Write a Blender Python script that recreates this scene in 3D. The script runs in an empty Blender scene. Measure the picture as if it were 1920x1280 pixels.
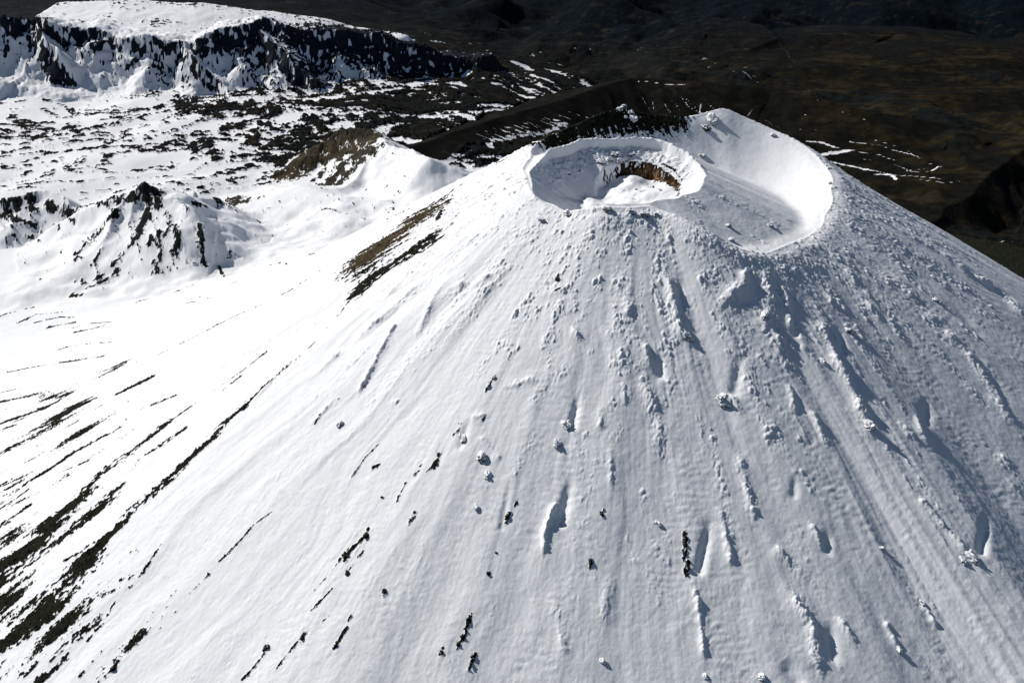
import bpy, math, time
import numpy as np
T0 = time.time()
sc = bpy.context.scene
# ------------------------------------------------------------------ camera, world, sun, exposure
CAMZ = 1524.0; PITCH = math.radians(26.4); FPX = 1867.0
cam_d = bpy.data.cameras.new('camera'); cam = bpy.data.objects.new('camera', cam_d)
sc.collection.objects.link(cam); sc.camera = cam
cam_d.sensor_width = 36.0; cam_d.lens = 36.0 * FPX / 1920.0
cam_d.clip_start = 5.0; cam_d.clip_end = 120000.0
cam.location = (0, 0, CAMZ); cam.rotation_euler = (math.pi / 2 - PITCH, 0, 0)
SUN_EL = math.radians(35.5); SUN_A = math.radians(56)      # sun stands behind left: A is the angle left of straight ahead
S = np.array([-math.sin(SUN_A) * math.cos(SUN_EL), math.cos(SUN_A) * math.cos(SUN_EL), math.sin(SUN_EL)])
w = bpy.data.worlds.new('World'); sc.world = w; w.use_nodes = True
nt = w.node_tree; bg = nt.nodes['Background']
sky = nt.nodes.new('ShaderNodeTexSky'); sky.sky_type = 'NISHITA'; sky.sun_disc = False
sky.sun_elevation = SUN_EL; sky.sun_rotation = -SUN_A; sky.altitude = 2500
sky.air_density = 1.0; sky.dust_density = 0.3; sky.ozone_density = 2.0
nt.links.new(sky.outputs[0], bg.inputs[0]); bg.inputs[1].default_value = 0.05
sl = bpy.data.lights.new('sun', 'SUN'); sun = bpy.data.objects.new('sun', sl); sc.collection.objects.link(sun)
sl.energy = 4.75; sl.angle = math.radians(0.5); sl.color = (1.0, 0.965, 0.91)
from mathutils import Vector, Matrix
sun.rotation_euler = Vector(S).to_track_quat('Z', 'Y').to_euler(); sun.location = (0, 0, 3000)
sc.view_settings.view_transform = 'Standard'; sc.view_settings.look = 'None'
sc.view_settings.exposure = 0.04; sc.view_settings.gamma = 1.0

# ------------------------------------------------------------------ noise
rng = np.random.RandomState(7)
def tile(n=1024, kmax=140, kmin=4, beta=1.6, seed=0):
    r = np.random.RandomState(seed)
    f = np.fft.rfft2(r.standard_normal((n, n)).astype(np.float32))
    ky = np.fft.fftfreq(n) * n; kx = np.fft.rfftfreq(n) * n
    k = np.sqrt(ky[:, None] ** 2 + kx[None, :] ** 2)
    a = np.where((k >= kmin) & (k <= kmax), np.maximum(k, 1) ** (-beta), 0)
    t = np.fft.irfft2(f * a, s=(n, n)).astype(np.float32)
    return t / t.std()
TF = [tile(seed=i) for i in range(4)]                                # fractal, 4..140 cycles
TS = [tile(kmin=3, kmax=60, beta=2.7, seed=20 + i) for i in range(3)]                  # smooth, 3..60 cycles
TB = [tile(kmin=20, kmax=40, beta=0.0, seed=10 + i) for i in range(3)]  # one octave, ~30 cycles
def samp(t, x, y):
    n = t.shape[0]
    x = np.asarray(x, dtype=np.float64); y = np.asarray(y, dtype=np.float64)
    fx = np.floor(x); fy = np.floor(y)
    ax = (x - fx).astype(np.float32); ay = (y - fy).astype(np.float32)
    i = fx.astype(np.int32) & (n - 1); j = fy.astype(np.int32) & (n - 1)
    i1 = (i + 1) & (n - 1); j1 = (j + 1) & (n - 1)
    return (t[j, i] * (1 - ax) + t[j, i1] * ax) * (1 - ay) + (t[j1, i] * (1 - ax) + t[j1, i1] * ax) * ay
def fbm(x, y, L, k=0, ox=0.0, rot=0.0):      # fractal noise, biggest wavelength about L, unit variance
    s = 256.0 / L
    if rot: x, y = x * math.cos(rot) + y * math.sin(rot), -x * math.sin(rot) + y * math.cos(rot)
    return samp(TF[k], x * s + 137.3 * ox + 11, y * s + 71.9 * ox + 5)
def soft(x, y, L, k=0, ox=0.0):
    s = 256.0 / L
    return samp(TS[k], x * s + 137.3 * ox + 31, y * s + 71.9 * ox + 17)
def band(x, y, L, k=0, ox=0.0):              # single octave, wavelength about L
    s = 34.0 / L
    return samp(TB[k], x * s + 137.3 * ox + 3, y * s + 71.9 * ox + 9)
def sstep(a, b, x):
    t = np.clip((x - a) / (b - a), 0, 1); return t * t * (3 - 2 * t)
def smax(a, b, k):
    h = np.clip(0.5 + 0.5 * (a - b) / k, 0, 1); return b * (1 - h) + a * h + k * h * (1 - h)
def smin(a, b, k): return -smax(-a, -b, k)
def mix(a, b, t): return a + (b - a) * t

# ------------------------------------------------------------------ from a direction of view to a place
def rays(u, v):
    a = (np.asarray(u, float) - 960) / FPX; b = -(np.asarray(v, float) - 640) / FPX
    return np.stack([a, math.cos(PITCH) + b * math.sin(PITCH), -math.sin(PITCH) + b * math.cos(PITCH)], -1)
def atY(u, v, Y):
    r = rays(u, v); return r * (Y / r[1]) + np.array([0, 0, CAMZ])

# ------------------------------------------------------------------ volcano shape
C0 = np.array([262.0, 1465.0]); CI = np.array([155.0, 1390.0])
CA = np.array([165.0, 1410.0]); CB = np.array([365.0, 1490.0])      # the summit is drawn out along this line
def capsule(x, y):
    e = CB - CA; t = np.clip(((x - CA[0]) * e[0] + (y - CA[1]) * e[1]) / (e @ e), 0, 1)
    t = t * t * (3 - 2 * t) * .5 + t * .5
    qx = CA[0] + t * e[0]; qy = CA[1] + t * e[1]; dx = x - qx; dy = y - qy; r = np.hypot(dx, dy) + 1e-6
    return r, np.arctan2(qy + dy / r * 200 - C0[1], qx + dx / r * 200 - C0[0])
def loopfn(pts, c, cap=False):
    p = np.array(pts, float); th = np.arctan2(p[:, 1] - c[1], p[:, 0] - c[0]); r = np.hypot(p[:, 0] - c[0], p[:, 1] - c[1])
    if cap: r, th = capsule(p[:, 0], p[:, 1])
    o = np.argsort(th); th = th[o]; r = r[o]; z = p[o, 2]
    g = np.linspace(-math.pi, math.pi, 1441)
    rr = np.interp(g, th, r, period=2 * math.pi); zz = np.interp(g, th, z, period=2 * math.pi)
    k = np.hanning(41); k /= k.sum()
    def sm(a): return np.convolve(np.concatenate([a[-41:-1], a, a[1:41]]), k, 'same')[40:-40]
    return g, sm(rr), sm(zz)
inner_px = [(990, 330, 1386), (1010, 300, 1440), (1060, 275, 1490), (1110, 266, 1508), (1160, 262, 1515), (1205, 264, 1512), (1250, 272, 1500), (1300, 300, 1450),
            (1325, 335, 1390), (1300, 360, 1330), (1225, 378, 1280), (1130, 385, 1262), (1095, 391, 1266), (1062, 396, 1276), (1012, 368, 1320)]
outer_px = [(988, 330, 1380), (998, 290, 1480), (1000, 270, 1540), (1060, 240, 1600), (1120, 212, 1645), (1165, 199, 1680), (1230, 214, 1690), (1290, 216, 1700), (1330, 206, 1715), (1357, 196, 1720),
            (1390, 212, 1712), (1440, 235, 1690), (1500, 263, 1645), (1545, 305, 1570), (1557, 350, 1480), (1545, 400, 1400), (1510, 442, 1312),
            (1440, 470, 1232), (1390, 464, 1210), (1330, 430, 1218), (1280, 400, 1240), (1225, 382, 1268), (1130, 386, 1255), (1062, 398, 1270), (1008, 370, 1312)]
def calm(lo):
    q = (lo[2] + .62 * lo[1])[:-1]; k = np.exp(-np.linspace(-2.5, 2.5, 601) ** 2); k /= k.sum()
    c = np.convolve(np.concatenate([q, q, q]), k, 'same')[len(q):2 * len(q)]; return np.append(c, c[0])
LI = loopfn([atY(*q) for q in inner_px], CI); LO = loopfn([atY(*q) for q in outer_px], C0, True); QS = calm(LO)
def volcano(x, y):
    r, th = capsule(x, y)
    R = np.interp(th, LO[0], LO[1]); ZR = np.interp(th, LO[0], LO[2])
    d = r - R; dd = np.maximum(d, 0)
    th_ = np.mod(th - math.radians(150) + math.pi, 2 * math.pi) - math.pi
    ms = 0.645 - 0.075 * np.exp(-((th - math.radians(10)) / .6) ** 2) - 0.06 * np.exp(-(th_ / .75) ** 2) - 0.14 * np.exp(-((th - math.radians(-60)) / .55) ** 2)
    d1 = 1290.0 - 160.0 * np.cos(th - math.radians(190)); wd = 220.0                                   # beyond d1 the slope runs out into an apron
    run = dd - wd * np.log1p(np.exp((dd - d1) / wd)) + wd * np.log1p(np.exp(-d1 / wd))
    fl = ZR - (ms * run + 0.035 * (dd - run) - (1 - np.exp(-dd / 14.0)))
    fl = fl + (1 - np.exp(-dd / 120.0)) * (np.interp(th, LO[0], QS) - ZR - .62 * R)
    zb = 1015.0
    s = np.clip(r / R, 0, 1)
    sx = (x - (C0[0] + 60)) ; sy = (y - (C0[1] - 25))
    bowl = zb + (ZR - zb) * np.power(s, 2.0) - 3 * np.sin(np.pi * s) ** 2
    zo = np.where(d > 0, fl, bowl) - 3.5 * np.exp(-(d / 11.0) ** 2)
    dxi = x - CI[0]; dyi = y - CI[1]; ph = np.arctan2(dyi, dxi); ro = np.hypot(dxi, dyi)
    RI = np.interp(ph, LI[0], LI[1]); ZI = np.interp(ph, LI[0], LI[2]) + 1.2 * soft(np.cos(ph) * 90, np.sin(ph) * 90, 60, 1); RI = RI + 2.2 * soft(np.cos(ph) * 90, np.sin(ph) * 90, 45, 0); e = ro - RI
    ic = ZI - 0.47 * np.maximum(e, 0) - 0.6 * dd
    za = smax(zo, ic, 9.0)
    di = np.maximum(-e, 0)
    # crater interior
    back = np.clip(np.cos(ph - math.radians(75)), 0, 1)          # far wall
    right = sstep(-0.1, 0.6, np.cos(ph - math.radians(35)))      # rocky wall far/right
    floor = 1056 + 15 * sstep(148, 205, x + .45 * (y - 1400)) + 2.5 * soft(x, y, 50, 1)
    steep = mix(0.75, 0.62, right)
    w1 = mix(70.0, 30.0, right)
    slope = ZI - 9.0 * sstep(0, 4, di) * sstep(0.0, 0.6, back) - steep * di
    cliff = -26.0 * sstep(w1, w1 + 9, di) * right
    zc = smax(slope + cliff, floor, 7.0)
    t = sstep(0.0, 3.0, di)
    return np.where(e < 0, mix(za, zc, t), za), d, e, th, r, ph

# ------------------------------------------------------------------ plains and ridges
def ground(x, y):
    t = sstep(-900, 1700, x + 0.30 * (y - 4500))
    z = mix(400.0, 150.0, t)
    t2 = sstep(6500, 11000, y); z = z - 60 * t2
    z = z + 12 * soft(x, y, 1500, 0) * (0.5 + t) + 34 * t * soft(x, y, 2600, 1) * sstep(3500, 7000, y + 0.5 * x) + (40 * soft(x, y * .8, 1000, 2) + 13 * soft(x, y * .7, 380, 0)) * t * sstep(3500, 6000, y + 0.5 * x)
    return z
class Ridge:
    def __init__(s, px, sn, sf, rough=0.12, k=20, conc=1.0, name='', round_=0):
        s.p = np.array([atY(*q) for q in px]); s.sn = sn; s.sf = sf; s.rough = rough; s.k = k; s.conc = conc; s.name = name; s.rd = round_
def seg_eval(p, x, y, extra=None):
    best = np.full(x.shape, 1e9); zc = np.zeros(x.shape); side = np.zeros(x.shape); al = np.zeros(x.shape)
    L = 0.0
    for i in range(len(p) - 1):
        a = p[i]; b = p[i + 1]; ex = b[0] - a[0]; ey = b[1] - a[1]; l2 = ex * ex + ey * ey; l = math.sqrt(l2)
        t = np.clip(((x - a[0]) * ex + (y - a[1]) * ey) / l2, 0, 1)
        qx = x - a[0] - t * ex; qy = y - a[1] - t * ey; d = np.hypot(qx, qy); m = d < best
        best = np.where(m, d, best); zc = np.where(m, a[2] + t * (b[2] - a[2]), zc)
        side = np.where(m, (ex * qy - ey * qx) / (l * (d + 1e-6)), side); al = np.where(m, L + t * l, al)
        L += l
    return best, zc, side, al
def ZP(u, v, z): r = rays(u, v); Y = r[1] * (z - CAMZ) / r[2]; return (u, v, Y)
RIDGES = [
 # name, crest (u, v, distance), near slope, far slope, smoothing, roughness
 ('cliff', [(-160, 18, 5400), (-60, 22, 5430), (0, 25, 5450), (60, 35, 5480), (130, 46, 5460), (200, 60, 5440), (300, 71, 5400), (350, 76, 5400), (430, 53, 5500), (490, 38, 5600), (560, 50, 5680), (640, 57, 5750), (700, 63, 5800), (760, 82, 5850), (830, 108, 5900)], 0.66, 0.10, 25, 1.0),
 ('cliff', [(343, 86, 5370), (372, 110, 5290), (402, 145, 5180), (436, 178, 5070)], 0.62, 0.62, 8, 0.5),
 ('cliff', [(62, 46, 5440), (88, 64, 5340), (112, 100, 5230)], 0.9, 0.8, 10, 0.8),
 ('cliff', [(488, 58, 5540), (530, 92, 5420), (560, 130, 5300)], 0.55, 0.55, 25, 0.6),
 ('plateau', [(128, 3, 6450), (250, 0, 6450), (380, 6, 6450), (480, 18, 6450), (600, 34, 6450), (672, 50, 6450)], 0.11, 0.5, 15, 0.4),
 ('pinnacle', [(-90, 385, 3160), (0, 370, 3120), (60, 361, 3100), (100, 372, 3080), (130, 385, 3060), (200, 383, 3020), (232, 378, 2980), (262, 352, 2930), (280, 335, 2900), (300, 357, 2875), (330, 372, 2850), (362, 395, 2790), (377, 430, 2720), (384, 470, 2660), (398, 505, 2600)], 0.62, 0.58, 12, 1.0),
 ('pinnacle', [(280, 338, 2900), (258, 400, 2790), (230, 450, 2700), (165, 540, 2570)], 0.50, 0.6, 14, 0.7),
 ('pinnacle', [(325, 368, 2870), (400, 405, 2960), (470, 455, 2960), (520, 478, 2900)], 0.38, 0.38, 25, 0.2),
 ('cinder', [(512, 332, 3700), (560, 297, 3770), (600, 268, 3850), (640, 243, 3900), (672, 239, 3890), (695, 245, 3850), (716, 262, 3720), (760, 280, 3500), (820, 298, 3250)], 0.60, 0.62, 14, 0.8),
 ('cinder', [(716, 263, 3720), (700, 290, 3600), (668, 333, 3440), (630, 356, 3350)], 0.42, 0.60, 14, 0.3),
 ('cinder', [(560, 352, 3300), (640, 372, 3150), (760, 375, 3000)], 0.25, 0.3, 40, 0.1),
 ('dark_hill', [(770, 276, 3950), (830, 256, 4200), (885, 236, 4400), (975, 207, 4800), (1072, 182, 5150), (1130, 160, 5400), (1185, 146, 5600), (1320, 153, 5500), (1450, 166, 5400), (1600, 200, 5100), (1760, 232, 4900)], 0.42, 0.30, 25, 0.25),
 ('dark_hill', [(1250, 142, 7000), (1330, 112, 7200), (1400, 95, 7350), (1458, 72, 7650), (1440, 50, 8100)], 0.55, 0.05, 15, 0.3),
 ('dark_hill', [(1490, 95, 7400), (1520, 68, 7750), (1600, 57, 7900), (1690, 58, 7900), (1715, 78, 7600)], 0.16, 0.10, 40, 0.4),
 ('dark_hill', [(1500, 128, 6700), (1560, 124, 6750), (1640, 130, 6650), (1750, 112, 6850), (1920, 108, 6900), (2100, 110, 6900)], 0.22, 0.05, 60, 0.4),
 ('dark_hill', [(1740, 92, 7200), (1800, 86, 7300), (1900, 90, 7250), (2050, 80, 7300)], 0.18, 0.1, 50, 0.4),
 ('dark_hill', [(1560, 196, 5800), (1680, 190, 5900), (1800, 176, 6000), (1950, 170, 6100)], 0.20, 0.08, 70, 0.4),
 ('dark_hill', [(1480, 250, 4900), (1560, 250, 4900), (1640, 262, 4800), (1720, 255, 4850), (1800, 240, 5000)], 0.2, 0.1, 70, 0.3),
 ('dark_hill', [(2060, 240, 4700), (1920, 280, 4500), (1880, 305, 4350), (1835, 345, 4100), (1790, 385, 3900), (1740, 420, 3700)], 0.12, 0.62, 25, 0.5),
]
for i, q in enumerate(RIDGES):
    RIDGES[i] = q + (np.array([atY(*c) for c in q[1]]),)
RID = {'cliff': 4, 'plateau': 5, 'pinnacle': 6, 'cinder': 7, 'dark_hill': 8}
def warp(x, y, a, L, k=1): return x + a * fbm(x, y, L, k, 3.3), y + a * fbm(x, y, L, k, 8.1)
def macro(x, y, full=False):
    zg = ground(x, y)
    rid = np.zeros(x.shape, np.int8); nearside = np.zeros(x.shape, np.float32); ralt = np.zeros(x.shape, np.float32)
    z = zg.copy()
    for name, px, sn, sf, k, rough, P in RIDGES:
        mx = 750 if name == 'cliff' else (1500 if name == 'plateau' else (700 if name != 'dark_hill' else 1500))
        m = (x > P[:, 0].min() - mx) & (x < P[:, 0].max() + mx) & (y > P[:, 1].min() - mx) & (y < P[:, 1].max() + mx)
        if not m.any(): continue
        xs = x[m]; ys = y[m]
        xw = xs + 16 * rough * soft(xs, ys, 260, 1, 3.3); yw = ys + 16 * rough * soft(xs, ys, 260, 0, 8.1)
        d, zc, side, al = seg_eval(P, xw, yw)
        t = sstep(-0.35, 0.35, side)
        slope = sn * (1 - t) + sf * t
        if name == 'cliff': d = d + np.maximum(d - 330, 0) * 9 * t; slope = slope + .5 * t * sstep(-2350, -2600, xs)
        if name == 'plateau': d2 = np.maximum(d - mix(760, 330, sstep(-1950, -1300, xs)), 0); d = d + d2 * 5
        zr = zc - slope * d + rough * 2.0 * soft(xs, ys, 90, 2) * sstep(0, 60, d)
        if name == 'cliff':   # upper third is a real cliff band
            zr = zc + rough * 9 * soft(xs, ys, 220, 1) + rough * 2 * fbm(xs, ys, 60, 3) - slope * d - (1 - t) * (24 * sstep(6, 30, d) + .16 * np.minimum(d, 170) - .24 * np.clip(d - 170, 0, 330))
            zr = zr + rough * (3 + 9 * sstep(20, 160, d) * sstep(420, 250, d)) * soft(xs * 1.0, ys * .45, 260, 0) * (1 - t)
            zr = zr - 9 * sstep(0, 6, np.abs(((d + 22 * soft(xs, ys, 300, 2)) % 62) - 31) - 14) * (1 - t) * sstep(170, 110, d) * rough
        if name == 'pinnacle' or name == 'cinder':
            zr = zr + rough * 2.6 * soft(xs, ys * .6, 150, 1) * sstep(0, 60, d) + rough * 1.2 * fbm(xs, ys, 40, 1) * sstep(25, 0, d)
        if name == 'dark_hill':
            zr = zr + 9 * (1 - np.abs(soft(xs, ys * .3, 260, 1))) * sstep(0, 160, d) * sstep(0.3, 0.5, max(sn, sf))
        if name == 'plateau': zr = zr - .5 * np.maximum(-2800 - xs, 0)
        if name == 'dark_hill': zr = zr - .4 * np.maximum(d - 700, 0)
        z0 = z[m]; z[m] = smax(z0, zr, k)
        if full:
            rr = rid[m]; w_ = zr > z0; rr[w_] = RID[name]; rid[m] = rr
            ns = nearside[m]; ns[w_] = (1 - t)[w_]; nearside[m] = ns
            ra = ralt[m]; ra[w_] = d[w_]; ralt[m] = ra
    m = np.hypot(x - C0[0], y - C0[1]) < 2600
    info = None
    if m.any():
        zv, d, e, th, r, ph = volcano(x[m], y[m])
        z0 = z[m]; z[m] = smax(z0, zv, 45)
        if full:
            rr = rid[m]; w_ = zv > z0; reg = np.where(e < 0, 3, np.where(d < 0, 2, 1)); rr[w_] = reg[w_]; rid[m] = rr
            info = (m, d, e, th, r, ph, sstep(-40, 30, zv - z0))
    if full: return z, zg, rid, nearside, ralt, info
    return z
def drop(uv):
    """where the directions of view (u, v) first meet the land: world points"""
    uv = np.asarray(uv, float); R = rays(uv[:, 0], uv[:, 1])
    ys = np.exp(np.linspace(math.log(350), math.log(13000), 1100))
    t = ys[None, :] / R[:, 1:2]
    X = R[:, 0:1] * t; Z = CAMZ + R[:, 2:3] * t; Y = np.broadcast_to(ys, X.shape).copy()
    h = macro(X.ravel(), Y.ravel()).reshape(X.shape)
    below = Z < h; i = np.argmax(below, 1); i = np.where(below.any(1), i, len(ys) - 1); i = np.maximum(i, 1)
    k = np.arange(len(uv)); a = (Z - h)[k, i - 1]; b = (Z - h)[k, i]; f = np.clip(a / (a - b + 1e-9), 0, 1)
    yy = ys[i - 1] + f * (ys[i] - ys[i - 1]); tt = yy / R[:, 1]
    return np.stack([R[:, 0] * tt, yy, CAMZ + R[:, 2] * tt], 1)
def strokes(lst):
    """[(half width in view units, value, [(u,v)...])] -> [(world pts, half width m, value)]"""
    flat = [p for s in lst for p in s[2]]; W = drop(flat); out = []; k = 0
    for wpx, val, pts in lst:
        P = W[k:k + len(pts)]; k += len(pts)
        if len(P) == 1: P = np.vstack([P, P + [0.5, -0.5, 0]])
        jump = np.abs(np.diff(P[:, 1])) > 900
        if jump.any():                                     # a nearer edge hides the end of this line: keep the far part
            P = P[P[:, 1] > P[:, 1].max() - 1400]
            if len(P) == 1: P = np.vstack([P, P + [1, -1, 0]]); wpx = .01
        dep = np.mean(P[:, 1] * math.cos(PITCH) + (CAMZ - P[:, 2]) * math.sin(PITCH))
        out.append((P, wpx * dep / FPX, val))
    return out
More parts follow.
